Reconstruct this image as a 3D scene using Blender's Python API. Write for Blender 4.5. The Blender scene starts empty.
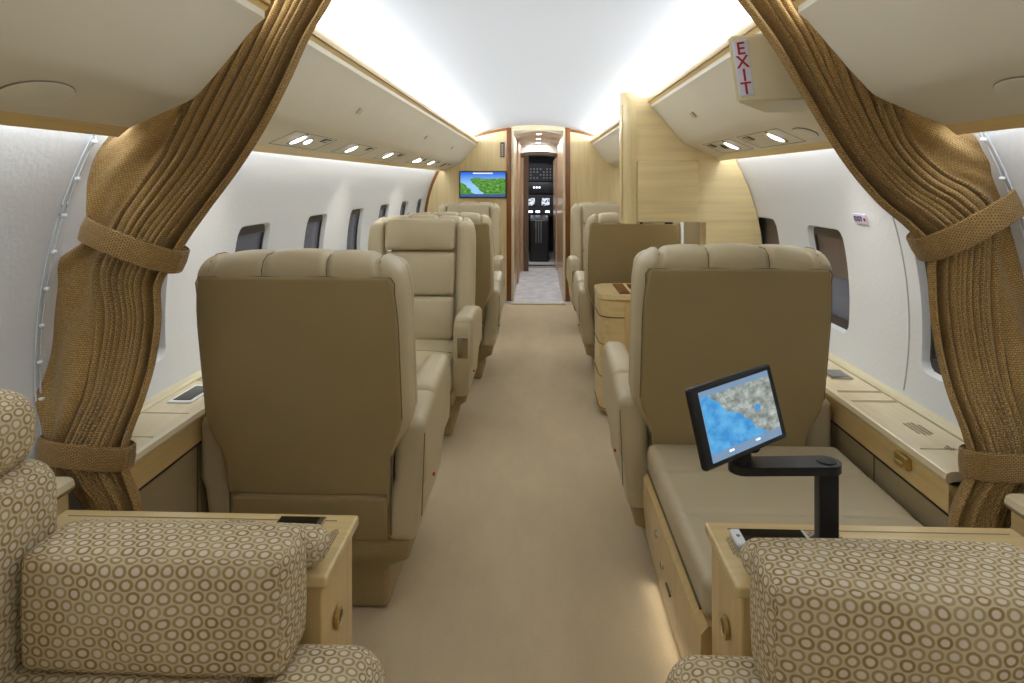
import bpy, bmesh, math, random
from mathutils import Vector, Matrix
random.seed(7)
sc = bpy.context.scene
C = sc.collection
PI = math.pi
# ------------------------------------------------------------------ view model (for measuring from the photo)
F = 640.0; TH = math.atan(24/640); CX = .02; CH = 1.27
_c, _s = math.cos(TH), math.sin(TH)
def ray(px, py):
    a = (px-512)/F
    return (a*_c-_s, a*_s+_c, -(py-181)/F)
def AY(px, py, y):
    dx, dy, dz = ray(px, py); t = y/dy
    return Vector((CX+dx*t, y, CH+dz*t))
def lerp(a, b, t): return a+(b-a)*t
def sm(a, b, x):
    t = max(0, min(1, (x-a)/(b-a))); return t*t*(3-2*t)

# ------------------------------------------------------------------ materials
def srgb(r, g, b):
    f = lambda c: (c/255/12.92) if c/255 <= .04045 else ((c/255+.055)/1.055)**2.4
    return (f(r), f(g), f(b), 1)
class NT:
    def __init__(s, name):
        s.m = bpy.data.materials.new(name); s.m.use_nodes = True
        s.t = s.m.node_tree; s.t.nodes.clear()
        s.out = s.n('ShaderNodeOutputMaterial'); s.b = s.n('ShaderNodeBsdfPrincipled')
        s.l(s.b.outputs[0], s.out.inputs[0])
    def n(s, k, **kw):
        o = s.t.nodes.new(k)
        for a, v in kw.items(): setattr(o, a, v)
        return o
    def l(s, a, b): s.t.links.new(a, b)
    def math(s, op, a, b=None, c=None):
        o = s.n('ShaderNodeMath', operation=op)
        for i, v in enumerate((a, b, c)):
            if v is None: continue
            if isinstance(v, (int, float)): o.inputs[i].default_value = v
            else: s.l(v, o.inputs[i])
        return o.outputs[0]
    def coords(s, kind='Object', scale=(1, 1, 1)):
        tc = s.n('ShaderNodeTexCoord'); mp = s.n('ShaderNodeMapping')
        mp.inputs['Scale'].default_value = scale
        s.l(tc.outputs[kind], mp.inputs[0]); return mp.outputs[0]
    def noise(s, vec, scale, detail=4, rough=.5):
        o = s.n('ShaderNodeTexNoise'); o.inputs['Scale'].default_value = scale
        o.inputs['Detail'].default_value = detail; o.inputs['Roughness'].default_value = rough
        s.l(vec, o.inputs['Vector']); return o.outputs[0]
    def ramp(s, fac, stops):
        o = s.n('ShaderNodeValToRGB'); s.l(fac, o.inputs[0]); e = o.color_ramp.elements
        while len(e) < len(stops): e.new(.5)
        for i, (p, c) in enumerate(stops): e[i].position = p; e[i].color = c
        return o.outputs[0]
    def mix(s, fac, a, b):
        o = s.n('ShaderNodeMix', data_type='RGBA')
        for i, v in ((0, fac), (6, a), (7, b)):
            if isinstance(v, (int, float, tuple)): o.inputs[i].default_value = v
            else: s.l(v, o.inputs[i])
        return o.outputs[2]
    def bump(s, h, strength=.2, dist=.001):
        o = s.n('ShaderNodeBump'); o.inputs['Strength'].default_value = strength
        o.inputs['Distance'].default_value = dist; s.l(h, o.inputs['Height']); s.l(o.outputs[0], s.b.inputs['Normal'])
    def setp(s, col=None, rough=None, spec=None, metal=None):
        if col is not None:
            if isinstance(col, tuple): s.b.inputs['Base Color'].default_value = col
            else: s.l(col, s.b.inputs['Base Color'])
        if rough is not None: s.b.inputs['Roughness'].default_value = rough
        if spec is not None: s.b.inputs['Specular IOR Level'].default_value = spec
        if metal is not None: s.b.inputs['Metallic'].default_value = metal
def mul(c, k): return (min(1, c[0]*k), min(1, c[1]*k), min(1, c[2]*k), 1)
def plain(name, col, rough=.5, spec=.5, metal=0, bs=0, bd=.001, scale=60, var=.06):
    t = NT(name); v = t.coords('Object')
    n1 = t.noise(v, 6, 3)
    t.setp(t.ramp(n1, [(.3, mul(col, 1-var)), (.7, mul(col, 1+var))]), rough, spec, metal)
    if bs: t.bump(t.noise(v, scale, 3), bs, bd)
    return t.m
def wood(name, col, rough=.28, axis='z', grain=.10):
    t = NT(name)
    scl = {'x': (1.2, 28, 28), 'y': (28, 1.2, 28), 'z': (28, 28, 1.2)}[axis]
    n1 = t.noise(t.coords('Object', scl), 1.6, 5, .6)
    n2 = t.noise(t.coords('Object', tuple(1+q*.12 for q in scl)), 1.5, 2)
    f = t.math('ADD', t.math('MULTIPLY', n1, .7), t.math('MULTIPLY', n2, .3))
    t.setp(t.ramp(f, [(.32, mul(col, 1-grain*1.6)), (.5, col), (.68, mul(col, 1+grain))]), rough, .5)
    t.b.inputs['Coat Weight'].default_value = .35; t.b.inputs['Coat Roughness'].default_value = .12
    return t.m
def emis(name, col, s):
    t = NT(name); t.setp((0.8, .8, .8, 1), .5)
    t.b.inputs['Emission Color'].default_value = col; t.b.inputs['Emission Strength'].default_value = s
    return t.m
LE = srgb(191, 177, 145)
leather = plain('tan_leather', LE, .42, .4, bs=.25, bd=.0006, scale=420, var=.035)
leather_dark = plain('piping_leather', srgb(112, 98, 66), .5)
bench_leather = plain('bench_leather', srgb(186, 172, 142), .38, .45, bs=.2, bd=.0006, scale=400, var=.03)
shell = plain('shaded_tan_leather', srgb(158, 140, 100), .5, .35, bs=.2, bd=.0005, scale=420, var=.03)  # tan leather again, with the shade on the chair rears put into its colour
maple = wood('maple_wood', srgb(226, 204, 152), .3, 'z')
maple_y = wood('maple_wood_lengthwise', srgb(222, 197, 144), .28, 'y')
honey = wood('honey_maple', srgb(212, 182, 124), .3, 'z')
honey_y = wood('honey_maple_lengthwise', srgb(216, 186, 126), .28, 'y')
honey_x = wood('honey_maple_crosswise', srgb(220, 194, 140), .28, 'x')
maple_x = wood('maple_wood_crosswise', srgb(230, 208, 156), .28, 'x')
ledge_top = wood('pale_maple', srgb(228, 213, 176), .22, 'y', .05)
cherry = wood('dark_cherry_wood', srgb(128, 76, 36), .25, 'z', .3)
corr_wood = wood('corridor_wood', srgb(176, 146, 112), .35, 'z', .10)
cream = plain('cream_laminate', srgb(222, 212, 178), .45, var=.02)
binm = plain('bin_cream', srgb(224, 216, 196), .5, .35, bs=.1, bd=.0004, scale=300, var=.015)
binline = plain('bin_seam', srgb(120, 112, 92), .6)
panel_tan = plain('dado_leather', srgb(168, 152, 118), .5, .3, bs=.2, bd=.0005, scale=400, var=.03)
black = plain('black_plastic', srgb(22, 23, 27), .35, .5, var=.03)
blackg = plain('black_glass', srgb(14, 16, 18), .08, .6, var=.03)
greym = plain('grey_plastic', srgb(120, 120, 122), .4)
darkgrey = plain('cockpit_dark', srgb(46, 46, 50), .55)
chrome = plain('brushed_metal', srgb(190, 182, 165), .25, .5, 1)
brass = plain('satin_brass', srgb(205, 180, 120), .3, .5, 1)
white = plain('white_plastic', srgb(232, 234, 238), .4)
redm = plain('red_plastic', srgb(170, 24, 40), .4)
engr = plain('engraving_grey', srgb(150, 138, 112), .6)
purple = plain('purple_ink', srgb(92, 66, 120), .5)
led = emis('led_white', (0.86, .9, 1, 1), 9)
led_soft = emis('led_dim', (.86, .9, 1, 1), 3)
wallm = (lambda t: (t.setp(srgb(226, 229, 233), .55, .3), t.bump(t.noise(t.coords('Object'), 70, 4, .6), .35, .003), t.m)[-1])(NT('textured_white_wall'))
ceilm = (lambda t: (t.setp(srgb(226, 229, 233), .6, .2), t.bump(t.noise(t.coords('Object'), 5, 2), .15, .004), t.m)[-1])(NT('white_headliner'))
def carpet_mat(name, col, streak):
    t = NT(name); v = t.coords('Object')
    n1 = t.noise(t.coords('Object', (1, .35, 1)), 5, 5, .65); n2 = t.noise(v, 230, 3, .7)
    f = t.math('ADD', t.math('MULTIPLY', n1, .55), t.math('MULTIPLY', n2, .45))
    t.setp(t.ramp(f, [(.33, mul(col, 1-streak)), (.66, mul(col, 1+streak))]), .95, .1)
    t.b.inputs['Sheen Weight'].default_value = .2
    t.bump(n2, .6, .004); return t.m
carpet = carpet_mat('beige_carpet', srgb(198, 179, 146), .13)
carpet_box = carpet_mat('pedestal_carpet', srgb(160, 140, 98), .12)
vest_floor = (lambda t: (t.setp(t.ramp(t.noise(t.coords('Object'), 9, 5), [(.35, srgb(205, 203, 200)), (.65, srgb(228, 228, 228))]), .25, .5), t.m)[-1])(NT('pale_stone_floor'))
def ring_fabric():
    t = NT('ring_pattern_fabric'); tc = t.n('ShaderNodeTexCoord')
    nz = t.n('ShaderNodeTexNoise'); nz.inputs['Scale'].default_value = 55; t.l(tc.outputs['UV'], nz.inputs['Vector'])
    va = t.n('ShaderNodeVectorMath', operation='MULTIPLY_ADD'); t.l(nz.outputs['Color'], va.inputs[0])
    va.inputs[1].default_value = (.0034, .0034, 0); t.l(tc.outputs['UV'], va.inputs[2])
    sp = t.n('ShaderNodeSeparateXYZ'); t.l(va.outputs[0], sp.inputs[0])
    CW, RH = .0240, .0182
    v = t.math('DIVIDE', sp.outputs[1], RH); row = t.math('FLOOR', v)
    off = t.math('MULTIPLY', t.math('MODULO', t.math('ABSOLUTE', row), 2), .5)
    u = t.math('ADD', t.math('DIVIDE', sp.outputs[0], CW), off)
    fu = t.math('MULTIPLY', t.math('SUBTRACT', t.math('FRACT', u), .5), CW)
    fv = t.math('MULTIPLY', t.math('SUBTRACT', t.math('FRACT', v), .5), RH)
    d = t.math('SQRT', t.math('ADD', t.math('POWER', t.math('ABSOLUTE', t.math('MULTIPLY', fu, .85)), 2), t.math('POWER', t.math('ABSOLUTE', fv), 2)))
    ring = t.math('SUBTRACT', 1, t.math('DIVIDE', t.math('ABSOLUTE', t.math('SUBTRACT', d, .0072)), .0027)); 
    ringm = t.math('MULTIPLY', t.math('MAXIMUM', ring, 0), 1.7)
    ringc = t.math('MINIMUM', ringm, 1)
    ins = t.math('LESS_THAN', d, .0065)
    # ring tone varies from ring to ring
    cu = t.math('FLOOR', u); wn = t.n('ShaderNodeTexWhiteNoise', noise_dimensions='2D')
    cb = t.n('ShaderNodeCombineXYZ'); t.l(cu, cb.inputs[0]); t.l(row, cb.inputs[1]); t.l(cb.outputs[0], wn.inputs['Vector'])
    rc = t.mix(wn.outputs[0], srgb(158, 128, 82), srgb(184, 162, 120))
    base = t.mix(ins, srgb(208, 196, 164), srgb(222, 211, 192))
    fine = t.n('ShaderNodeTexChecker'); fine.inputs['Scale'].default_value = 700; t.l(tc.outputs['UV'], fine.inputs['Vector'])
    t.setp(t.mix(ringc, base, rc), .85, .15)
    h = t.math('ADD', ringc, t.math('MULTIPLY', fine.outputs[1], .25)); t.bump(h, .5, .0015)
    return t.m
ringfab = ring_fabric()
def curtain_fabric(name, bw, rh):
    t = NT(name); tc = t.n('ShaderNodeTexCoord')
    nz = t.n('ShaderNodeTexNoise'); nz.inputs['Scale'].default_value = 70; t.l(tc.outputs['UV'], nz.inputs['Vector'])
    va = t.n('ShaderNodeVectorMath', operation='MULTIPLY_ADD'); t.l(nz.outputs['Color'], va.inputs[0])
    va.inputs[1].default_value = (.003, .003, 0); t.l(tc.outputs['UV'], va.inputs[2])
    br = t.n('ShaderNodeTexBrick'); br.inputs['Scale'].default_value = 1
    br.inputs['Brick Width'].default_value = bw; br.inputs['Row Height'].default_value = rh
    br.inputs['Mortar Size'].default_value = .0009; br.inputs['Mortar Smooth'].default_value = .8
    br.inputs['Color1'].default_value = srgb(186, 151, 92); br.inputs['Color2'].default_value = srgb(168, 132, 74)
    br.inputs['Mortar'].default_value = srgb(100, 74, 34); t.l(va.outputs[0], br.inputs['Vector'])
    t.setp(br.outputs['Color'], .8, .2); t.b.inputs['Sheen Weight'].default_value = .25
    t.bump(t.math('SUBTRACT', 1, br.outputs['Fac']), .7, .002); return t.m
curt = curtain_fabric('woven_gold_curtain', .0072, .0050)
band = curtain_fabric('woven_gold_band', .0055, .0035)

# ------------------------------------------------------------------ mesh helpers
def B(): return bmesh.new()
def obj(name, bm, m, parent=None, smooth=True, kind=None):
    me = bpy.data.meshes.new(name)
    bmesh.ops.recalc_face_normals(bm, faces=bm.faces)
    bm.to_mesh(me); bm.free()
    for p in me.polygons: p.use_smooth = smooth
    if smooth and hasattr(me, 'set_sharp_from_angle'): me.set_sharp_from_angle(angle=math.radians(38))
    for mm in (m if isinstance(m, (list, tuple)) else [m]): me.materials.append(mm)
    o = bpy.data.objects.new(name, me); C.objects.link(o)
    if parent is not None: o.parent = parent
    if kind: o['kind'] = kind
    return o
def thing(name, label, cat, loc=(0, 0, 0), rz=0, group=None):
    o = bpy.data.objects.new(name, None); C.objects.link(o); o.empty_display_size = .1
    o.location = loc; o.rotation_euler = (0, 0, rz); o['label'] = label; o['category'] = cat
    if group: o['group'] = group
    return o
def tag(o, label, cat, group=None):
    o['label'] = label; o['category'] = cat
    if group: o['group'] = group
    return o
def struct(name, bm, m, label=None, smooth=False, parent=None):
    o = obj(name, bm, m, parent, smooth)
    if parent is None:
        o['kind'] = 'structure'
        if label: o['label'] = label; o['category'] = name.split('_')[0]
    return o
def dup(root, name, loc, rz, label):
    r = root.copy(); C.objects.link(r); r.name = name; r.location = loc; r.rotation_euler = (0, 0, rz); r['label'] = label
    for ch in list(root.children):
        c = ch.copy(); C.objects.link(c); c.parent = r
        for g in ch.children:
            d = g.copy(); C.objects.link(d); d.parent = c
    return r
def M3(loc=(0, 0, 0), rx=0, ry=0, rz=0):
    return Matrix.Translation(loc) @ Matrix.Rotation(rz, 4, 'Z') @ Matrix.Rotation(ry, 4, 'Y') @ Matrix.Rotation(rx, 4, 'X')
def rbox(bm, c, size, r=.02, n=6, f=None, M=None, arc=3, dens=None):
    """rounded box with per-face UVs in metres; n linear cuts per axis (dens: per-axis)"""
    h = [s/2 for s in size]; r = min(r, *(q*.999 for q in h)); dens = dens or (n, n, n)
    uvl = bm.loops.layers.uv.verify()
    S = []
    for a in range(3):
        k = h[a]-r; lin = [lerp(-k, k, i/dens[a]) for i in range(dens[a]+1)] if k > 1e-4 else [0]
        ext = [k+r*math.tan(math.radians(45*i/arc)) for i in range(1, arc+1)]
        S.append([-e for e in reversed(ext)]+lin+ext)
    vs = {}
    def V(p):
        key = tuple(round(q, 6) for q in p)
        if key in vs: return vs[key]
        cl = Vector([max(-(h[i]-r), min(h[i]-r, p[i])) for i in range(3)]); d = Vector(p)-cl
        q = cl+d.normalized()*r if d.length > 1e-9 else cl
        q = q+Vector(c)
        if f: q = Vector(f(q))
        if M is not None: q = M @ q
        vs[key] = bm.verts.new(q); return vs[key]
    for a in range(3):
        b, d = [i for i in range(3) if i != a]
        for sg in (-1, 1):
            for i in range(len(S[b])-1):
                for j in range(len(S[d])-1):
                    ps = []
                    for (ii, jj) in ((i, j), (i+1, j), (i+1, j+1), (i, j+1)):
                        p = [0, 0, 0]; p[a] = sg*h[a]; p[b] = S[b][ii]; p[d] = S[d][jj]; ps.append(p)
                    vv = [V(p) for p in ps]
                    if len(set(vv)) < 4: continue
                    try: fc = bm.faces.new(vv)
                    except ValueError: continue
                    for lp, p in zip(fc.loops, ps): lp[uvl].uv = (p[b]+c[b]+a*.0131, p[d]+c[d]+.007*a)
def box(bm, x0, x1, y0, y1, z0, z1, M=None):
    v = [Vector((x, y, z)) for x in (x0, x1) for y in (y0, y1) for z in (z0, z1)]
    if M is not None: v = [M @ q for q in v]
    v = [bm.verts.new(q) for q in v]
    for q in ((0, 1, 3, 2), (4, 6, 7, 5), (0, 4, 5, 1), (2, 3, 7, 6), (0, 2, 6, 4), (1, 5, 7, 3)): bm.faces.new([v[i] for i in q])
def bbox(bm, x0, x1, y0, y1, z0, z1, r=.006, M=None, f=None, n=1):
    rbox(bm, ((x0+x1)/2, (y0+y1)/2, (z0+z1)/2), (abs(x1-x0), abs(y1-y0), abs(z1-z0)), r, n, f, M, 3)
def prism(bm, prof, y0, y1, ny=1, axis='y', closed=True, caps=True):
    rows = []
    for k in range(ny+1):
        y = lerp(y0, y1, k/ny)
        rows.append([bm.verts.new((a, y, b) if axis == 'y' else ((a, b, y) if axis == 'z' else (y, a, b))) for a, b in prof])
    m = len(prof)
    for k in range(ny):
        for i in range(m if closed else m-1):
            j = (i+1) % m; bm.faces.new((rows[k][i], rows[k][j], rows[k+1][j], rows[k+1][i]))
    if closed and caps: bm.faces.new(rows[0]); bm.faces.new(list(reversed(rows[-1])))
def tube(bm, pts, r, n=8, M=None, ry=None):
    pts = [Vector(p) for p in pts]
    if M is not None: pts = [M @ p for p in pts]
    rings = []; up = Vector((0, 0, 1))
    for i, p in enumerate(pts):
        t = (pts[min(i+1, len(pts)-1)]-pts[max(i-1, 0)]).normalized()
        a = t.cross(up) if abs(t.z) < .95 else t.cross(Vector((1, 0, 0)))
        a.normalize(); b = t.cross(a)
        rr = r[i] if isinstance(r, (list, tuple)) else r
        rings.append([bm.verts.new(p+(a*math.cos(2*PI*k/n)+b*math.sin(2*PI*k/n)*(ry or 1))*rr) for k in range(n)])
    for i in range(len(rings)-1):
        for k in range(n): bm.faces.new((rings[i][k], rings[i][(k+1) % n], rings[i+1][(k+1) % n], rings[i+1][k]))
    bm.faces.new(rings[0]); bm.faces.new(list(reversed(rings[-1])))
def lathe(bm, prof, M, n=20, sx=1, sy=1):
    rows = [[bm.verts.new(M @ Vector((r*math.cos(2*PI*k/n)*sx, r*math.sin(2*PI*k/n)*sy, z))) for k in range(n)] for r, z in prof]
    for i in range(len(rows)-1):
        for k in range(n): bm.faces.new((rows[i][k], rows[i][(k+1) % n], rows[i+1][(k+1) % n], rows[i+1][k]))
    bm.faces.new(rows[0]); bm.faces.new(rows[-1])
def text(name, body, size, m, M, parent, space=1.0, align='CENTER'):
    cu = bpy.data.curves.new(name, 'FONT'); cu.body = body; cu.size = size; cu.extrude = .0006
    cu.align_x = align; cu.align_y = 'CENTER'; cu.space_line = space; cu.offset = size*.012
    tmp = bpy.data.objects.new(name, cu); C.objects.link(tmp); bpy.context.view_layer.update()
    me = bpy.data.meshes.new_from_object(tmp.evaluated_get(bpy.context.evaluated_depsgraph_get())); bpy.data.objects.remove(tmp)
    o = bpy.data.objects.new(name, me); C.objects.link(o); me.materials.clear(); me.materials.append(m); o.matrix_local = M
    if parent: o.parent = parent
    return o

# ------------------------------------------------------------------ cabin section
R0, ZC = 1.178, .82
def wx(z): return math.sqrt(max(.01, R0*R0-(max(z, .45)-ZC)**2))
Y0, Y1 = -2.0, 6.77
b = B(); n = 30
box(b, -1.2, 1.2, Y0, 6.6, -.05, 0); struct('floor', b, carpet)
b = B(); box(b, -1.2, 1.2, 6.6, 12, -.05, 0); struct('floor', b, vest_floor)
b = B(); box(b, -.235, .325, 6.56, 6.62, 0, .006); struct('trim_1', b, brass)
# ceiling
def cz(x):
    x = abs(x); return 1.862-.095*(x/.62)**2 if x < .62 else 1.767-.06*((x-.62)/.28)
b = B()
prof = [(lerp(-.90, .90, i/40), cz(lerp(-.90, .90, i/40))) for i in range(41)]
outer = [(x, z+.03) for x, z in reversed(prof)]
prism(b, prof+outer, Y0, Y1, 8); struct('ceiling', b, ceilm, smooth=True)

WY = [1.87+.765*k for k in range(7)]
def side_wall(sg, ys, name):
    b = B(); zb, zt = .655, 1.125; W2, H0, H1, rc = .155, .70, 1.09, .04
    bays = [Y0]+[y for c in ys for y in (c-.25, c+.25)]+[Y1]
    X = lambda z: sg*wx(z)
    def strip(ya, yb, za, zb_, nz):
        for k in range(nz):
            z0, z1 = lerp(za, zb_, k/nz), lerp(za, zb_, (k+1)/nz)
            b.faces.new([b.verts.new(q) for q in ((X(z0), ya, z0), (X(z0), yb, z0), (X(z1), yb, z1), (X(z1), ya, z1))])
    strip(Y0, Y1, .0, zb, 14); strip(Y0, Y1, zt, 1.70, 14)
    for i in range(0, len(bays)-1, 2): strip(bays[i], bays[i+1], zb, zt, 12)
    for c in ys:
        N = 12
        # outer rectangle points with 12 steps each side, inner rounded rectangle at matching parameters
        outp, inp = [], []
        def rr(t):    # rounded rectangle by clamping
            a, d = t; hx, hz = W2, (H1-H0)/2; zc = (H0+H1)/2
            px, pz = a*hx, d*hz
            cxx = max(-(hx-rc), min(hx-rc, px)); czz = max(-(hz-rc), min(hz-rc, pz)); v = Vector((px-cxx, pz-czz))
            if v.length > 1e-6 and abs(px) > hx-rc+1e-6 and abs(pz) > hz-rc+1e-6: v = v.normalized()*rc
            return c+cxx+v.x, zc+czz+v.y
        for s_ in range(4):
            for k in range(N):
                t = -1+2*k/N
                a, d = ((t, -1), (1, t), (-t, 1), (-1, -t))[s_]
                outp.append((c+a*.25, lerp(zb, zt, (d+1)/2))); inp.append(rr((a, d)))
        rings = []
        for q in range(5):
            f_ = q/4
            rings.append([b.verts.new((X(lerp(o_[1], i_[1], f_)), lerp(o_[0], i_[0], f_), lerp(o_[1], i_[1], f_))) for o_, i_ in zip(outp, inp)])
        zc = (H0+H1)/2
        for off, sh in ((.006, .985), (.024, .965)):
            rings.append([b.verts.new((X(i_[1])+sg*off, c+(i_[0]-c)*sh, zc+(i_[1]-zc)*sh)) for i_ in inp])
        for q in range(len(rings)-1):
            for k in range(len(outp)):
                j = (k+1) % len(outp); b.faces.new((rings[q][k], rings[q][j], rings[q+1][j], rings[q+1][k]))
    bmesh.ops.remove_doubles(b, verts=b.verts, dist=1e-5)
    return struct(name, b, wallm, smooth=True)
YL = WY; YR = [1.81, 2.565, 3.22]+[y-.06 for y in WY[3:]]
side_wall(-1, YL, 'wall_left'); side_wall(1, YR, 'wall_right')
# window panes and surrounds
def winglass():
    t = NT('dark_window_glass'); t.setp(srgb(176, 180, 190), .05, .5)
    t.b.inputs['Transmission Weight'].default_value = .75; t.b.inputs['IOR'].default_value = 1.1
    return t.m
wg = winglass(); wframe = plain('window_surround', srgb(60, 56, 54), .35); shade = plain('pleated_shade', srgb(112, 98, 86), .7)
nwin = 0
for sg, ys in ((-1, YL), (1, YR)):
    for c in ys:
        nwin += 1
        e = bpy.data.objects.new(f'window_{nwin}', None); C.objects.link(e); e['kind'] = 'structure'
        z0, z1 = .71, 1.08
        def skin(off, w, za, zb_, th, m, nm, hole=0):
            b = B(); N = 8
            for k in range(N):
                q0, q1 = lerp(za, zb_, k/N), lerp(za, zb_, (k+1)/N)
                segs = [(c-w, c+w)] if not hole or k in (0, N-1) else [(c-w, c-w+hole), (c+w-hole, c+w)]
                for ya, yb in segs:
                    v = [b.verts.new((sg*(wx(z)+off+o_), y, z)) for o_ in (0, th) for (y, z) in ((ya, q0), (yb, q0), (yb, q1), (ya, q1))]
                    for f_ in ((0, 1, 2, 3), (4, 7, 6, 5), (0, 4, 5, 1), (1, 5, 6, 2), (2, 6, 7, 3), (3, 7, 4, 0)): b.faces.new([v[i] for i in f_])
            return obj(nm, b, m, e)
        skin(.022, .162, z0-.02, z1+.02, .008, wframe, 'window_frame', .022)
        skin(.034, .162, z0-.02, z1+.02, .003, wg, 'pane')
        if sg > 0 and nwin in (9, 10): skin(.0305, .15, lerp(z0, z1, .0 if nwin == 10 else .5), z1+.01, .002, shade, 'window_shade')
# hull skin outside the panes: dark hangar backdrop comes from the world
# aft wall
b = B(); prof = [(sg*wx(z), z) for sg, zs in ((-1, [i*.1 for i in range(0, 19)]), (1, [1.8-i*.1 for i in range(0, 19)])) for z in zs]
prism(b, prof, Y0-.05, Y0); struct('wall_back', b, maple)
# forward bulkhead in one panel with the doorway
DX0, DX1, DZ = -.235, .325, 1.805
b = B()
def half(xa, sg):
    zs = [i*.06 for i in range(0, 31)]
    prof = [(xa, 0)]+[(sg*wx(z), z) for z in zs if z < 1.58]+[(sg*.78, cz(.78)), (sg*.6, cz(.6)), (sg*.4, cz(.4)), (xa, cz(xa))]
    prism(b, prof, Y1, Y1+.06)
half(DX0-.03, -1); half(DX1+.03, 1)
struct('wall_front', b, maple)
b = B(); prism(b, [(DX0-.05, DZ+.012), (DX1+.05, DZ+.012), (DX1+.05, 1.86), (DX0-.05, 1.86)], Y1+.002, Y1+.06); struct('trim_2', b, cream)
# bulkhead trims : cherry arcs
b = B()
def arcstrip(pts, w=.014):
    for (xa, za), (xb, zb) in zip(pts, pts[1:]):
        d = Vector((xb-xa, 0, zb-za)).normalized(); nn = Vector((-d.z, 0, d.x))*w
        p = [Vector((xa, 0, za)), Vector((xb, 0, zb))]
        v = []
        for y in (Y1-.008, Y1+.002):
            for q, s_ in ((0, 1), (1, 1), (1, -1), (0, -1)):
                v.append(b.verts.new(p[q]+nn*s_+Vector((0, y, 0))))
        for f_ in ((0, 1, 2, 3), (4, 7, 6, 5), (0, 4, 5, 1), (1, 5, 6, 2), (2, 6, 7, 3), (3, 7, 4, 0)): b.faces.new([v[i] for i in f_])
for sg, xa in ((-1, DX0-.03), (1, DX1+.03)):
    arcstrip([(x, cz(x)-.022) for x in [lerp(xa, sg*.63, i/8) for i in range(9)]])
    arcstrip([(sg*(wx(z)-.02), z) for z in [lerp(.6, 1.42, i/14) for i in range(15)]])
struct('trim_3', b, cherry)
# doorway frame
e = bpy.data.objects.new('door_1', None); C.objects.link(e); e['kind'] = 'structure'
b = B(); bbox(b, DX0-.055, DX0-.005, Y1-.012, Y1+.05, 0, 1.835, .004); obj('door_frame', b, cherry, e)
b = B(); bbox(b, DX1+.005, DX1+.055, Y1-.012, Y1+.05, 0, 1.835, .004); obj('door_frame', b, cherry, e)
b = B(); bbox(b, DX0-.006, DX0+.022, Y1-.006, Y1+.10, 0, DZ, .004); bbox(b, DX1-.018, DX1+.006, Y1-.006, Y1+.10, 0, DZ, .004); bbox(b, DX0-.006, DX1+.006, Y1-.008, Y1+.06, DZ-.004, DZ+.018, .004)
obj('inner_frame', b, cream, e)

# ------------------------------------------------------------------ vestibule and flight deck
b = B()
box(b, -.32, -.215, 6.83, 7.9, 0, 1.86); box(b, -.32, -.195, 7.9, 8.9, 0, 1.86); box(b, -.34, -.16, 9.0, 10.4, 0, 1.6)
struct('wall_corridor_left', b, corr_wood)
b = B()
box(b, .305, .42, 6.83, 7.9, 0, 1.86); box(b, .315, .42, 7.9, 9.0, 0, 1.86); box(b, .30, .5, 9.1, 10.4, 0, 1.6)
struct('wall_corridor_right', b, corr_wood)
b = B(); pr = [(lerp(-.35, .45, i/12), 1.80-.10*((i-6)/6)**2) for i in range(13)]
prism(b, pr+[(x, 1.9) for x, z in reversed(pr)], 6.83, 9.3, 2)
pr = [(lerp(-.8, .9, i/12), 1.70-.28*((i-6)/6)**2) for i in range(13)]
prism(b, pr+[(x, 1.9) for x, z in reversed(pr)], 9.3, 11.6, 2)
struct('ceiling', b, plain('vestibule_ceiling', srgb(205, 196, 180), .4), smooth=True)
b = B(); box(b, -1, 1, 11.6, 11.66, 0, 1.9); box(b, -1, -.9, 9.3, 11.6, 0, 1.9); box(b, .95, 1.05, 9.3, 11.6, 0, 1.9); struct('wall_cockpit', b, darkgrey)
b = B(); prism(b, [(-.02+x, z) for x, z in ()] or [(-.155, 0), (-.085, 0), (-.085, 1.62), (-.155, 1.62)], 9.0, 9.05)
o = obj('corridor_curtain', b, plain('brown_drape', srgb(92, 72, 56), .8)); tag(o, 'dark brown narrow drape hanging on the left side of the cockpit corridor', 'curtain')
for k, (px, py, yy) in enumerate([(538, 132, 7.2), (538, 138.5, 8.0), (537.5, 143.5, 8.8)]):
    p = AY(px, py, yy); zc_ = 1.80-.10*(((p.x-.05)/.4)**2)
    t_ = thing('ceiling_downlight', ['bright round downlight in the vestibule ceiling nearest the cabin doorway', 'middle one of three round downlights in the vestibule ceiling', 'round vestibule ceiling downlight nearest the cockpit'][k], 'light', (.05, yy, 1.803), 0, 'vestibule downlights')
    b = B(); lathe(b, [(.036, -.006), (.036, .0), (.03, .001)], M3(), 16); obj('bezel', b, chrome, t_)
    b = B(); lathe(b, [(.028, -.010), (.028, -.004)], M3(), 16); obj('lens', b, led, t_)
# cockpit : overhead panel, glareshield, instrument panel, pedestal
t_ = thing('cockpit_overhead_panel', 'dark overhead switch panel above the cockpit glareshield', 'control panel', (0.05, 10.9, 0))
b = B(); 
pr = [(-.30, 1.27), (.36, 1.27), (.36, 1.50), (.20, 1.57), (-.16, 1.57), (-.30, 1.50)]
prism(b, [(x-.05, z) for x, z in pr], -.02, .03); obj('panel', b, darkgrey, t_)
lsw = plain('light_switches', srgb(150, 150, 155), .5)
for i in range(9):
    for j in range(4):
        if random.random() < .8:
            b = B(); box(b, -.24+i*.055, -.215+i*.055, -.035, -.02, 1.31+j*.05, 1.335+j*.05); obj('switch', b, lsw, t_)
t_ = thing('glareshield', 'black glareshield with three small lit caption lights', 'dashboard', (0.05, 10.75, 0))
b = B(); rbox(b, (0, 0, 1.155), (.9, .12, .22), .03, 2); obj('hood', b, black, t_)
for k in (-1, 0, 1): b = B(); box(b, -.03+k*.045, -.005+k*.045, -.066, -.060, 1.15, 1.175); obj('caption_light', b, led_soft, t_)
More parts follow.
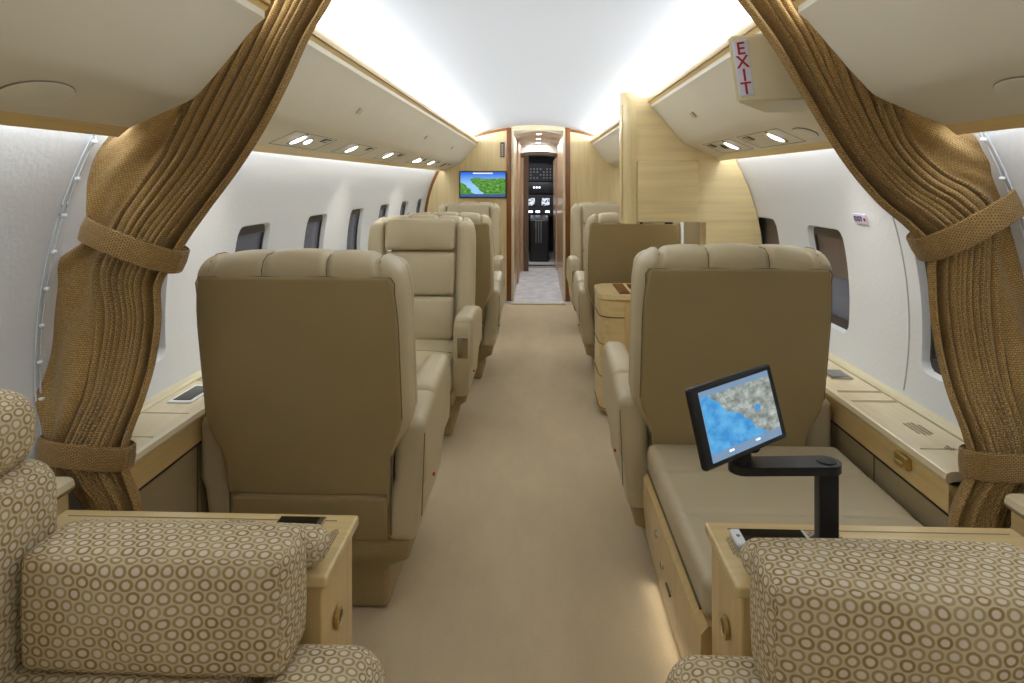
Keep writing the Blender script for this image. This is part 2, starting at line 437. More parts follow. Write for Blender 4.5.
t_ = thing('instrument_panel', 'cockpit instrument panel with bright white display screens', 'control panel', (0.05, 10.7, 0))
b = B(); rbox(b, (0, 0, .86), (1.2, .06, .36), .01, 1); obj('panel', b, darkgrey, t_)
scr = (lambda t: (t.setp((.02, .02, .02, 1), .2), t.l(t.ramp(t.noise(t.coords('Object', (1, 1, 1)), 26, 3), [(.42, srgb(28, 40, 60)), (.5, srgb(235, 240, 250))]), t.b.inputs['Emission Color']), setattr(t.b.inputs['Emission Strength'], 'default_value', 1.0), t.m)[-1])(NT('avionics_screen'))
for k, xx in enumerate((-.36, -.115, .13, .34)):
    b = B(); box(b, xx-.09, xx+.09, -.036, -.030, .84, 1.0); bz = obj('display', b, black, t_)
    b = B(); box(b, xx-.065, xx+.065, -.040, -.036, .86, .985); obj('screen', b, scr, bz)
for k, xx in enumerate((-.12, .0, .16)): b = B(); box(b, xx-.035, xx+.035, -.036, -.030, .745, .775); obj('annunciator', b, led_soft, t_)
t_ = thing('cockpit_pedestal', 'dark centre pedestal with lit keypads between the pilot seats', 'console', (0.07, 10.3, 0))
b = B(); rbox(b, (0, 0, .33), (.30, .5, .66), .02, 2, f=lambda q: (q[0], q[1], q[2]+(.10*(q[1]+.25) if q[2] > .4 else 0))); obj('body', b, black, t_)
kpg = plain('keypad_grey', srgb(140, 145, 150), .4)
for i in range(3):
    for j in range(3): b = B(); box(b, -.10+i*.075, -.05+i*.075, -.16+j*.1, -.11+j*.1, .672+j*.012, .682+j*.012); obj('keypad', b, kpg, t_)
for k in range(3): b = B(); tube(b, [(-.05+k*.04, -.26, .30), (-.05+k*.04, -.27, .50), (-.05+k*.04, -.24, .66)], .009, 6); obj('lever', b, greym, t_)
b = B(); box(b, -.16, .30, 9.35, 9.5, 0, .03); struct('trim_4', b, chrome)

# ------------------------------------------------------------------ overhead bins
RAIL = [(.598, 1.668), (.592, 1.683), (.596, 1.700), (.606, 1.709), (.620, 1.708), (.640, 1.700), (.640, 1.655), (.618, 1.652)]
BIN = [(.606, 1.665), (.606, 1.646), (.628, 1.628), (.664, 1.585), (.712, 1.527), (.758, 1.476), (.772, 1.463), (.79, 1.453), (.86, 1.422), (.925, 1.394), (.925, 1.43), (.85, 1.47), (.80, 1.52), (.70, 1.62), (.67, 1.665)]
STRIP = [(.922, 1.396), (.952, 1.372), (.962, 1.380), (.962, 1.404), (.922, 1.425)]
def under(x): return 1.394+(x-.925)*(1.394-1.453)/(.925-.79)      # height of the bin's underside
def obin(sg, ya, yb, label, lids):
    t_ = thing('overhead_bin', label, 'overhead bin')
    P = lambda pr: [(sg*x, z) for x, z in pr]
    b = B(); prism(b, P(BIN), ya, yb); obj('body', b, binm, t_)
    b = B(); prism(b, P(RAIL), ya, yb); r_ = obj('wood_rail', b, honey_y, t_)
    b = B(); prism(b, P([(.590, 1.672), (.5935, 1.6705), (.5955, 1.6755), (.592, 1.678)]), ya, yb); obj('rail_inlay', b, plain('rail_groove', srgb(150, 118, 60), .5), r_)
    b = B(); prism(b, P(STRIP), ya, yb); obj('wood_strip', b, honey_y, t_)
    for y in lids:
        b = B(); tube(b, [(sg*(x-.0006), y, z-.0006) for x, z in BIN[1:7]], .0016, 5); obj('lid_seam', b, binline, t_)
    return t_
b_lf = obin(-1, 1.61, 6.765, 'long cream overhead bin above the left seats, curtain to bulkhead', [])
b_ln = obin(-1, Y0, 1.455, 'cream overhead bin above the left sofa, curtain crossing its end', [])
b_rf = obin(1, 1.61, 3.285, 'cream overhead bin with the red exit sign, right side ahead of curtain', [])
b_rb = obin(1, 3.42, 6.765, 'cream overhead bin on the right beyond the wooden partition', [])
b_rn = obin(1, Y0, 1.455, 'cream overhead bin above the right sofa beside the curtain', [])
def latch(par, sg, y):
    a = Vector((sg*.6875, y, 1.5508)); ang = math.atan2(1.476-1.585, .758-.664)
    b = B(); rbox(b, (0, 0, 0), (.028, .05, .005), .002, 1, M=Matrix.Translation(a) @ Matrix.Rotation(-ang*sg, 4, 'Y')); obj('latch', b, plain('latch_cream', srgb(196, 184, 150), .4), par)
for y in (2.55, 4.1, 5.4): latch(b_lf, -1, y)
latch(b_rf, 1, 2.75); latch(b_rb, 1, 4.6)
UA = math.atan2(.059, .135)
def onunder(sg, x, y, d=0): return Matrix.Translation((sg*x, y, under(x)-d)) @ Matrix.Rotation(sg*UA, 4, 'Y')
def unit(par, sg, y, L=.42, nl=2, lit=1):
    """reading-light panel let into the underside of a bin"""
    b = B()
    w = .052
    for q in ((-w, -L/2, w, -L/2), (w, -L/2, w, L/2), (w, L/2, -w, L/2), (-w, L/2, -w, -L/2)):
        tube(b, [Vector((q[0], q[1], 0)), Vector((q[2], q[3], 0))], .0014, 4, M=onunder(sg, .86, y))
    pn = obj('light_panel', b, binline, par)
    for k in range(nl):
        yy = y-L*.22+k*.10
        b = B(); lathe(b, [(.030, .0), (.030, -.003), (.024, -.004)], onunder(sg, .855, yy), 20, 1.5 if k == 0 else .8, .75); obj('bezel', b, chrome, pn)
        b = B(); lathe(b, [(.022, -.001), (.022, -.0065), (.012, -.010)], onunder(sg, .855, yy), 20, 1.45 if k == 0 else .8, .6); obj('lamp', b, led if k < lit else blackg, pn)
    b = B(); rbox(b, (0, 0, -.001), (.03, .075, .006), .003, 1, M=onunder(sg, .835, y+L*.33)); obj('air_vent', b, blackg, pn)
for y, nl, lit in ((2.42, 2, 2), (3.10, 1, 1), (3.85, 1, 1), (4.75, 2, 2), (5.4, 1, 1), (6.1, 1, 0)): unit(b_lf, -1, y, .46, nl, lit)
for y, nl, lit in ((2.35, 1, 1), (2.86, 2, 1)): unit(b_rf, 1, y, .42, nl, lit)
for y, nl, lit in ((4.2, 2, 1), (5.5, 1, 1)): unit(b_rb, 1, y, .42, nl, lit)
def speaker(par, sg, x, y, a, c_):
    b = B(); lathe(b, [(1, .001), (1, -.002), (.985, -.003)], onunder(sg, x, y), 36, c_, a); s_ = obj('speaker_rim', b, binline, par)
    b = B(); lathe(b, [(.975, -.0005), (.975, -.004), (.9, -.005)], onunder(sg, x, y), 36, c_, a); obj('speaker_grille', b, plain('speaker_cloth', srgb(226, 220, 200), .8), s_)
speaker(b_ln, -1, .855, 1.09, .075, .047); speaker(b_rn, 1, .855, 1.105, .075, .047); speaker(b_rf, 1, .86, 2.03, .06, .035)
# exit sign box under the right rail
t_ = thing('exit_sign_box', 'cream wedge box with vertical red EXIT lettering on the right overhead bin', 'sign', (0, 0, 0))
b = B()
v = [b.verts.new((x, 1.625, z)) for x, z in ((.500, 1.634), (.78, 1.655), (.78, 1.478), (.522, 1.466))]+[b.verts.new((x, 1.83, z)) for x, z in ((.60, 1.64), (.78, 1.655), (.78, 1.462), (.662, 1.462))]
for f_ in ((0, 1, 2, 3), (7, 6, 5, 4), (0, 4, 5, 1), (1, 5, 6, 2), (2, 6, 7, 3), (3, 7, 4, 0)): b.faces.new([v[i] for i in f_])
bmesh.ops.bevel(b, geom=b.edges[:], offset=.006, segments=3, affect='EDGES'); obj('housing', b, cream, t_)
tl_ = math.radians(-8)
b = B(); rbox(b, (0, 0, 0), (.036, .005, .140), .002, 1, M=M3((.5385, 1.623, 1.553), ry=tl_)); pl = obj('sign_plate', b, plain('sign_white', srgb(214, 216, 232), .4), t_)
text('lettering', 'E\nX\nI\nT', .044, redm, Matrix.Translation((.5385, 1.6195, 1.550)) @ Matrix.Rotation(tl_, 4, 'Y') @ Matrix.Rotation(PI/2, 4, 'X'), pl, .76)

# ------------------------------------------------------------------ side ledges
def ledge(sg, label):
    t_ = thing('side_ledge', label, 'ledge'); P = lambda pr: [(sg*x, z) for x, z in pr]
    b = B(); prism(b, P([(.962, .575), (.958, .585), (.962, .598), (.972, .603), (1.115, .603), (1.115, .58), (.98, .57)]), 1.505, 6.76); obj('ledge_top', b, ledge_top, t_)
    b = B(); prism(b, P([(1.115, .58), (1.115, .606), (1.122, .612), (1.150, .612), (1.156, .606), (1.156, .56)]), 1.505, 6.76); obj('wall_lip', b, cream, t_)
    b = B(); prism(b, P([(.972, .500), (.966, .506), (.966, .574), (.975, .58), (1.0, .58), (1.0, .50)]), 1.505, 6.76); obj('front_rail', b, honey_y, t_)
    b = B(); prism(b, P([(.978, 0), (.978, .496), (1.0, .496), (1.0, 0)]), 1.505, 6.76); lp = obj('lower_panel', b, panel_tan, t_)
    for y in (1.85, 2.32, 2.9, 3.7, 4.5, 5.3, 6.1):
        b = B(); tube(b, [(sg*.977, y, .01), (sg*.977, y, .49)], .002, 5); obj('panel_seam', b, leather_dark, lp)
    b = B(); tube(b, [(sg*.974, 1.51, .497), (sg*.974, 6.7, .497)], .004, 6); obj('shadow_gap', b, plain('dark_gap', srgb(60, 46, 24), .7), lp)
    return t_
def nearledge(sg, label):
    t_ = thing('side_ledge', label, 'ledge'); P = lambda pr: [(sg*x, z) for x, z in pr]
    b = B(); prism(b, P([(1.022, .575), (1.018, .585), (1.022, .598), (1.032, .603), (1.150, .603), (1.150, .58), (1.03, .57)]), 1.315, 1.405); obj('ledge_top', b, ledge_top, t_)
    b = B(); prism(b, P([(1.03, .0), (1.03, .574), (1.05, .578), (1.14, .578), (1.08, .0)]), 1.315, 1.40); obj('ledge_body', b, maple_y, t_)
    return t_
nl_l = nearledge(-1, 'short maple ledge piece between the left sofa and left curtain')
nl_r = nearledge(1, 'short maple ledge piece with a switch between right sofa and right curtain')
ll = ledge(-1, 'left side ledge of pale maple with tan panels under the windows')
lr = ledge(1, 'right side ledge of pale maple with tan panels under the windows')
def lid(par, sg, ya, yb):
    b = B()
    for q in (((.975, ya), (1.112, ya)), ((.975, yb), (1.112, yb)), ((1.112, ya), (1.112, yb))):
        tube(b, [(sg*q[0][0], q[0][1], .6032), (sg*q[1][0], q[1][1], .6032)], .0014, 4)
    obj('lid_seam', b, engr, par)
lid(lr, 1, 1.98, 2.06); lid(lr, 1, 1.63, 1.97); lid(lr, 1, 2.07, 2.75); lid(ll, -1, 1.63, 1.80); lid(ll, -1, 2.1, 2.75)
def icon(par, M, w=.07, d=.03):
    b = B(); random.seed(3)
    for r_ in range(4):
        x = -w/2+abs(r_-1.5)*.008
        while x < w/2-abs(r_-1.5)*.008:
            l_ = random.uniform(.004, .011); box(b, x, x+l_, -d/2+r_*d/4, -d/2+(r_+.55)*d/4, 0, .0008, M=M); x += l_+.003
    obj('engraved_marking', b, engr, par)
icon(lr, M3((1.045, 1.76, .6032), rz=PI/2), .09, .045); icon(lr, M3((1.05, 1.635, .6032), rz=PI/2), .03, .025)
b = B(); rbox(b, (.958, 1.675, .555), (.016, .055, .03), .004, 1); rbox(b, (.949, 1.675, .548), (.012, .03, .014), .004, 1); obj('latch', b, brass, lr)
b = B(); rbox(b, (-1.05, 1.96, .6055), (.075, .16, .005), .003, 1); c1 = obj('control_plate', b, white, ll)
b = B(); rbox(b, (-1.05, 1.96, .6075), (.055, .13, .004), .002, 1); obj('display', b, blackg, c1)
b = B(); rbox(b, (1.05, 2.24, .6055), (.075, .10, .005), .003, 1); c1 = obj('control_plate', b, chrome, lr)
b = B(); rbox(b, (1.05, 2.24, .6075), (.055, .07, .004), .002, 1); obj('display', b, greym, c1)
b = B(); rbox(b, (1.09, 1.36, .612), (.06, .08, .018), .006, 1); c1 = obj('switch_housing', b, white, nl_r)
b = B(); rbox(b, (1.088, 1.355, .6215), (.028, .04, .004), .002, 1); obj('switch', b, blackg, c1)

# ------------------------------------------------------------------ partition on the right
t_ = thing('partition_cabinet', 'maple partition with rounded aisle edge hanging from the right overhead bin', 'partition')
PY0, PY1 = 3.29, 3.41
def wallprof(za, zb_, k=14): return [(wx(z)-.004, z) for z in [lerp(za, zb_, i/k) for i in range(k+1)]]
b = B()
pr = [(.50, 1.06), (.885, 1.06), (.885, .615)]+wallprof(.615, 1.50)+[(.87, cz(.87)), (.72, cz(.72)-.003), (.66, 1.70), (.50, 1.70)]
prism(b, pr, PY0, PY1); obj('panel', b, maple_x, t_, smooth=False)
b = B()
noz = [(.50+.045*math.cos(a)-.0, PY0+.06+.068*math.sin(a)) for a in [PI/2+PI*i/16 for i in range(17)]]
noz = [(.53, PY0-.008)]+[p for p in reversed(noz)]+[(.53, PY1+.008)]
prism(b, noz, 1.052, 1.725, 1, 'z'); obj('edge_column', b, maple, t_)
b = B(); 
for xx in (.56, .70): rbox(b, (xx, PY0+.02, 1.055), (.04 if xx > .6 else .012, .02, .012), .003, 1)
obj('latch', b, black, t_)
b = B(); tube(b, [(.462, PY0+.02, 1.08), (.462, PY0+.02, 1.66)], .003, 6); obj('edge_piping', b, brass, t_)
b = B(); rbox(b, (.688, PY0-.012, 1.218), (.305, .026, .312), .006, 2); obj('door', b, maple_x, t_)
# reveal board behind the partition (side of opening)
b = B(); box(b, .888, 1.0, PY1, 3.80, .612, 1.06); obj('reveal_board', b, panel_tan, t_)

# drawer cabinet
t_ = thing('drawer_cabinet', 'low maple cabinet with rounded corner and drawers behind the right front chair', 'cabinet', (0, 0, 0))
cx0, cx1, cy0, cy1 = .362, .955, 3.43, 3.84
def rc_prof(x0, x1, y0, y1, r):
    p = [(x1, y0), (x1, y1)]
    p += [(x0+r-r*math.sin(a), y1-r+r*math.cos(a)) for a in [PI/2*i/6 for i in range(7)]]
    p += [(x0+r-r*math.cos(a), y0+r-r*math.sin(a)) for a in [PI/2*i/8 for i in range(9)]]
    return p
b = B(); prism(b, rc_prof(cx0+.006, cx1, cy0+.006, cy1-.006, .09), .03, .635, 1, 'z'); obj('body', b, honey, t_)
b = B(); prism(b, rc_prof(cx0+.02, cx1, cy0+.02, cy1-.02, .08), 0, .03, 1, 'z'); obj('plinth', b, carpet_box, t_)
b = B(); prism(b, rc_prof(cx0-.004, cx1, cy0-.004, cy1, .095), .635, .660, 1, 'z'); tp = obj('top', b, maple_x, t_)
b = B(); box(b, .47, .53, cy0+.04, cy1-.05, .660, .664); box(b, .55, .9, cy0+.04, cy1-.05, .660, .662); obj('inlay', b, cherry, tp)
for z0, z1 in ((.545, .625), (.395, .535), (.22, .39), (.05, .21)):
    b = B(); pr = rc_prof(cx0, cx1, cy0, cy1, .092)
    pr = [p for p in pr[8:]]+[(cx0+.13, cy0)]
    inn = [(x+.01, y+.012) for x, y in reversed(pr)]
    prism(b, pr+inn, z0, z1, 1, 'z'); dr = obj('drawer', b, honey_x, t_)
    b = B(); tube(b, [(x-.001, y-.001, z0-.004) for x, y in pr], .0022, 5); obj('drawer_gap', b, leather_dark, dr)

# ------------------------------------------------------------------ executive chairs (local: faces +y, rear top edge at y=0)
def tilt(z): return .14*(1.07-z)/.8
SEAMS = (-.238, -.09, .09, .238)
def backf(q):
    x, y, z = q
    g = 0
    if z > .985:
        g = sum(math.exp(-((x-s)/.009)**2) for s in SEAMS)*.011
        ed = (-.30,)+SEAMS+(.30,)
        for a_, b_ in zip(ed, ed[1:]):
            if a_ <= x < b_: g -= .0055*math.sin((x-a_)/(b_-a_)*PI)**.8
    hw = 1.0
    if z < .60: hw = lerp(.80, 1, sm(.46, .60, z))
    if z > .93: hw = 1-.07*((z-.93)/.14)**2
    bul = .012*math.cos(min(1, abs(x)/.285)*PI/2) if z > .96 else 0
    return (x*hw, y+tilt(z)+(g*.6 if y < .06 else 0), z-g+bul*sm(.96, 1.06, z)-.010-.010*sm(.96, 1.06, z))
def make_chair():
    t_ = thing('lounge_chair', '', 'chair')
    b = B(); rbox(b, (0, .085, .650), (.592, .165, .86), .055, f=backf, dens=(72, 4, 24), arc=4)
    for s_ in (-1, 1):
        rbox(b, (s_*.246, .165, .72), (.092, .085, .66), .04, f=lambda q: (q[0]*(1 if q[2] < .93 else 1-.05*((q[2]-.93)/.12)**2), q[1]+tilt(q[2]), q[2]), dens=(2, 2, 12))
    obj('backrest', b, leather, t_)
    b = B(); 
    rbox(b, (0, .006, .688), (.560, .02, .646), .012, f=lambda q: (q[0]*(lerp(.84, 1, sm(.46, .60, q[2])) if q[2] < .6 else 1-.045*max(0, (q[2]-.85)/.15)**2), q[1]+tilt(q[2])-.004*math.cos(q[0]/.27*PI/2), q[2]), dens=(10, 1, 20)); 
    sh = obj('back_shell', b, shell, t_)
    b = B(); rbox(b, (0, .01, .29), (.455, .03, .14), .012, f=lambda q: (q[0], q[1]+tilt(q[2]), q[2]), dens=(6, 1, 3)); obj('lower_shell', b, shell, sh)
    # shell outline piping
    b = B(); pts = []
    for z in [lerp(.60, .96, i/8) for i in range(9)]: pts.append((-.2795*(1-.045*max(0, (z-.85)/.15)**2), .004+tilt(z)-.001, z))
    top = [(lerp(-.265, .265, i/10), .0015+tilt(1.008)-.001, 1.008+.003*math.cos(lerp(-1, 1, i/10)*PI/2)) for i in range(11)]
    pts = pts+[(-.274, .003+tilt(.992), .992)]+top+[(.274, .003+tilt(.992), .992)]+[(-x, y, z) for x, y, z in reversed(pts)]
    tube(b, pts, .0022, 6)
    for s_ in SEAMS:
        tube(b, [(s_*.995, .004+tilt(1.01), 1.012), (s_*.995, .004+tilt(1.02), 1.028), (s_*.985, .022, 1.050), (s_*.98, .05, 1.066), (s_*.98, .10, 1.066), (s_*.98, .14, 1.055)], .0016, 5)
    obj('piping', b, leather_dark, sh)
    for z0, z1, nm, bl, yf in ((.42, .648, 'back_cushion', .03, .185), (.652, .885, 'back_cushion', .018, .178), (.893, 1.062, 'headrest', .03, .186)):
        b = B(); h = z1-z0
        rbox(b, (0, yf, (z0+z1)/2), (.385, .07, h), .026, f=lambda q: (q[0], q[1]+tilt(q[2])+(bl*math.cos(q[0]/.2*PI/2)*math.cos((q[2]-(z0+z1)/2)/h*PI)*.6 if q[1] > yf else 0), q[2]), dens=(8, 1, 6))
        cu = obj(nm, b, leather, t_)
        if nm == 'headrest':
            b = B(); rbox(b, (.155, .232, .893), (.03, .02, .012), .004, 1, f=lambda q: (q[0], q[1]+tilt(q[2]), q[2])); obj('headrest_button', b, chrome, cu)
    b = B(); rbox(b, (0, .47, .335), (.465, .56, .17), .045, f=lambda q: (q[0], q[1], q[2]+(.012*math.cos(q[0]/.24*PI/2) if q[2] > .34 else 0)-(.02*sm(.6, .75, q[1]) if q[2] > .34 else 0)), dens=(8, 8, 2)); st = obj('seat_cushion', b, leather, t_)
    b = B(); tube(b, [(lerp(-.22, .22, i/8), .55, .421+.011*math.cos((i-4)/4*PI/2)) for i in range(9)], .0016, 5); obj('seat_seam', b, leather_dark, st)
    for s_ in (-1, 1):
        def af(q):
            x, y, z = q; t = (y-.14)/.56
            if z > .45: z += .040*sm(.05, .55, t)*((z-.45)/.13)-.012*sm(.9, 1, t)
            if z < .44: y = y-(.44-z)*.40*t
            return (x+s_*(.006 if z > .4 else -.02*sm(.45, .25, z)), y, z)
        b = B(); rbox(b, (s_*.283, .42, .40), (.094, .56, .36), .03, f=af, dens=(2, 12, 8)); a_ = obj('armrest', b, leather, t_)
        b = B(); rbox(b, (s_*.283, .505, .578), (.090, .37, .075), .03, f=lambda q: (q[0]+s_*.006, q[1], q[2]+.012*sm(.3, .6, q[1])), dens=(2, 6, 2)); obj('arm_pad', b, leather, a_)
        b = B(); rbox(b, (s_*.289, .6965, .485), (.05, .014, .10), .004, 1); cp = obj('control_panel', b, chrome, a_)
        b = B(); rbox(b, (s_*.289, .704, .485), (.018, .006, .075), .003, 1); rbox(b, (s_*.289-.016, .704, .50), (.006, .004, .05), .002, 1); obj('handset_slot', b, black, cp)
        b = B(); tube(b, [(s_*.325, .143, .30), (s_*.334, .143, .54)], .0016, 5); tube(b, [(s_*.236, .137, .245), (s_*.238, .137, .545)], .0025, 5); obj('arm_piping', b, leather_dark, a_)
        b = B(); lathe(b, [(.006, 0), (.006, .006), (.003, .008)], M3((s_*.312, .42, .295), ry=s_*PI/2), 10); obj('recline_button', b, redm, a_)
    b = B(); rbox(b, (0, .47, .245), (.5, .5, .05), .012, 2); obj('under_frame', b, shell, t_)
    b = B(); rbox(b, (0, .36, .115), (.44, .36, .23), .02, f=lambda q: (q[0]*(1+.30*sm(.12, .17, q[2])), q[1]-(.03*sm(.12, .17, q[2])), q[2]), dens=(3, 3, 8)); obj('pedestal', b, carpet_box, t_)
    return t_
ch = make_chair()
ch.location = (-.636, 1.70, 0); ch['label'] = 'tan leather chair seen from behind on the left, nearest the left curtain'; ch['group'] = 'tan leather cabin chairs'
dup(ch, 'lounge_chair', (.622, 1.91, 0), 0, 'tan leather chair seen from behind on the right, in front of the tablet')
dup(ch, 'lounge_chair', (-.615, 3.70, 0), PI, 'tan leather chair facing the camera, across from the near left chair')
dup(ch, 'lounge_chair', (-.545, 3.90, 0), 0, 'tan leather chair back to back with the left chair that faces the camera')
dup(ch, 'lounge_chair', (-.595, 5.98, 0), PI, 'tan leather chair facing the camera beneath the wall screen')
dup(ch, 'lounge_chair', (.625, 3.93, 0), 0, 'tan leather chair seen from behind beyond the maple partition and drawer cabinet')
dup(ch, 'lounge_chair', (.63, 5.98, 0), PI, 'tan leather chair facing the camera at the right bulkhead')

# ------------------------------------------------------------------ leather bench on the right
t_ = thing('leather_bench', 'tan leather topped bench on a curved maple base beneath the tablet', 'bench')
bx0, bx1, by0, by1 = .365, .955, 1.325, 2.025
b = B()
def benchf(q):
    x, y, z = q
    if z > .42: z -= .005*sum(math.exp(-((y-s)/.010)**2) for s in (1.60, 1.83))
    return (x, y, z)
rbox(b, ((bx0+bx1)/2, (by0+by1)/2, .405), (bx1-bx0, by1-by0, .095), .028, f=benchf, dens=(6, 60, 1), arc=4); cu = obj('seat_cushion', b, bench_leather, t_)
b = B()
for s_ in (1.60, 1.83): tube(b, [(bx0+.03, s_, .4468), (bx1-.03, s_, .4468)], .0008, 5)
tube(b, [(bx0-.001, by0+.03, .374), (bx0-.001, by1-.03, .374)], .003, 6); obj('piping', b, leather_dark, cu)
b = B()
prof = [(.372, .357), (.358, .34), (.356, .26), (.366, .16), (.388, .07), (.405, .035), (.405, .0), (bx1, 0), (bx1, .357)]
prism(b, prof, by0, by1); bs = obj('base', b, honey, t_)
for y_, z_ in ((1.80, .285), (1.715, .25)):
    b = B(); lathe(b, [(.014, 0), (.014, .006), (.008, .008)], M3((.357, y_, z_), ry=-PI/2), 16, .7, 1); obj('pull_ring', b, chrome, bs)
b = B(); rbox(b, (.357, 1.65, .225), (.006, .05, .008), .002, 1); obj('slot', b, leather_dark, bs)

# ------------------------------------------------------------------ end cabinets behind the sofas
def endcab(sg, label):
    t_ = thing('end_cabinet', label, 'cabinet'); y0, y1 = 1.105, 1.30; x0, x1 = (.352 if sg < 0 else .368), .955
    X = lambda a, b_: (min(sg*a, sg*b_), max(sg*a, sg*b_))
    a, c = X(x0+.004, x1); b = B(); bbox(b, a, c, y0+.006, y1, 0, .56, .005); obj('body', b, honey, t_)
    a, c = X(x0-.008, x1+.01); b = B(); bbox(b, a, c, y0-.006, y1+.008, .56, .582, .006); tp = obj('top', b, honey_x, t_)
    b = B(); M_ = M3((sg*(x0+.001), 1.19, .45), ry=-sg*PI/2)
    lathe(b, [(.020, 0), (.020, .006), (.014, .007), (.013, .003)], M_, 20); obj('latch_ring', b, brass, t_)
    b = B(); lathe(b, [(.012, .001), (.012, .005)], M_, 16); obj('latch_button', b, blackg, t_)
    icon(t_, M3((sg*.575, 1.262, .5825)), .07, .03)
    icon(t_, M3((sg*(x0+.022), 1.215, .5825), rz=PI/2), .07, .016)
    b = B(); tube(b, [(sg*(x0+.03), y1-.02, .5825), (sg*.94, y1-.02, .5825)], .0012, 4); tube(b, [(sg*.60, y1-.02, .5825), (sg*.60, y0+.02, .5825)], .0012, 4); obj('lid_seam', b, engr, t_)
    return t_
el = endcab(-1, 'low maple end cabinet between the left sofa and left chair')
er = endcab(1, 'low maple end cabinet between the right sofa and leather bench')
b = B(); rbox(b, (-.452, 1.262, .585), (.095, .050, .006), .003, 1); c1 = obj('control_panel', b, chrome, el)
b = B(); rbox(b, (-.456, 1.262, .5875), (.08, .040, .004), .002, 1); obj('display', b, blackg, c1)
t_ = thing('cabin_handset', 'white edged flat handset with dark face on the right end cabinet', 'handset', (.468, 1.235, .582), 0)
b = B(); rbox(b, (0, 0, .006), (.145, .055, .012), .005, 2); obj('case', b, white, t_)
b = B(); rbox(b, (.004, 0, .0125), (.118, .046, .003), .0014, 1); obj('screen', b, blackg, t_)
b = B(); lathe(b, [(.0035, .0115), (.0035, .0135)], M3((-.063, 0, 0)), 12); obj('home_button', b, greym, t_)

# ------------------------------------------------------------------ monitor arm and tablet
t_ = thing('monitor_arm', 'black swivel arm on a post rising from the right end cabinet', 'stand')
b = B(); rbox(b, (.566, 1.225, .658), (.036, .030, .152), .005, 1); obj('post', b, black, t_)
b = B(); lathe(b, [(.03, .5825), (.03, .589), (.02, .591)], M3((.566, 1.225, 0)), 20); obj('post_base', b, black, t_)
b = B(); pr = [(.566+.026*math.cos(a), 1.225+.026*math.sin(a)) for a in [-PI/2+PI*i/10 for i in range(11)]]+[(.405+.024*math.cos(a), 1.215+.024*math.sin(a)) for a in [PI/2+PI*i/10 for i in range(11)]]
prism(b, pr, .727, .743, 1, 'z'); obj('arm', b, black, t_)
b = B(); lathe(b, [(.017, .743), (.017, .7455), (.014, .747), (.006, .747)], M3((.566, 1.225, 0)), 20); obj('pivot_cap', b, darkgrey, t_)
b = B(); tube(b, [(.405, 1.215, .735), (.403, 1.215, .765)], .019, 14); rbox(b, (.410, 1.232, .772), (.070, .026, .035), .012, 2); obj('tilt_joint', b, black, t_)
# tablet : real flat body from its four measured corners
P0, P1, P2, P3 = AY(686, 390, 1.125), AY(769, 363, 1.255), AY(788, 437, 1.235), AY(708, 472, 1.105)
ctr = (P0+P1+P2+P3)/4
ux = ((P1-P0)+(P2-P3)).normalized(); uz = ((P0-P3)+(P1-P2)); uz = (uz-ux*uz.dot(ux)).normalized(); uy = uz.cross(ux)
W_ = ((P1-P0).length+(P2-P3).length)/2; H_ = ((P0-P3).length+(P1-P2).length)/2
Mt = Matrix((( ux.x, uy.x, uz.x, ctr.x), (ux.y, uy.y, uz.y, ctr.y), (ux.z, uy.z, uz.z, ctr.z), (0, 0, 0, 1)))
t_ = thing('tablet', 'black framed tablet showing a coastline map, held by the swivel arm', 'tablet', (0, 0, 0)); t_.matrix_world = Mt
b = B(); rbox(b, (0, .005, 0), (W_, .016, H_), .007, 2); obj('case', b, black, t_)
b = B(); rbox(b, (0, .022, -.03), (.10, .022, .08), .008, 2); obj('holder', b, black, t_)
def map_mat():
    t = NT('tablet_map'); tc = t.n('ShaderNodeTexCoord'); sp = t.n('ShaderNodeSeparateXYZ'); t.l(tc.outputs['UV'], sp.inputs[0])
    u, v = sp.outputs[0], sp.outputs[1]
    n1 = t.noise(tc.outputs['UV'], 5, 6, .6); n2 = t.noise(tc.outputs['UV'], 16, 5, .7)
    e = t.math('ADD', t.math('ADD', t.math('MULTIPLY', u, 1.15), v), t.math('MULTIPLY', t.math('SUBTRACT', n1, .5), .5))
    land = t.math('GREATER_THAN', e, 1.05)
    n3 = t.noise(tc.outputs['UV'], 9, 8, .62); lc = t.ramp(n3, [(.34, srgb(112, 120, 116)), (.5, srgb(158, 166, 160)), (.68, srgb(206, 210, 206))])
    sea = t.ramp(n1, [(.4, srgb(58, 150, 222)), (.6, srgb(104, 190, 244))])
    m = t.mix(land, sea, lc)
    lk = t.math('LESS_THAN', t.math('ADD', t.math('POWER', t.math('MULTIPLY', t.math('SUBTRACT', u, .74), 1.0), 2), t.math('POWER', t.math('SUBTRACT', v, .52), 2)), .0022)
    m = t.mix(lk, m, srgb(70, 160, 228))
    bar = t.math('ADD', t.math('LESS_THAN', v, .12), t.math('GREATER_THAN', v, .92))
    m = t.mix(t.math('MINIMUM', bar, 1), m, srgb(128, 158, 190))
    t.setp((.02, .02, .02, 1), .15); t.l(m, t.b.inputs['Emission Color']); t.b.inputs['Emission Strength'].default_value = .85; return t.m
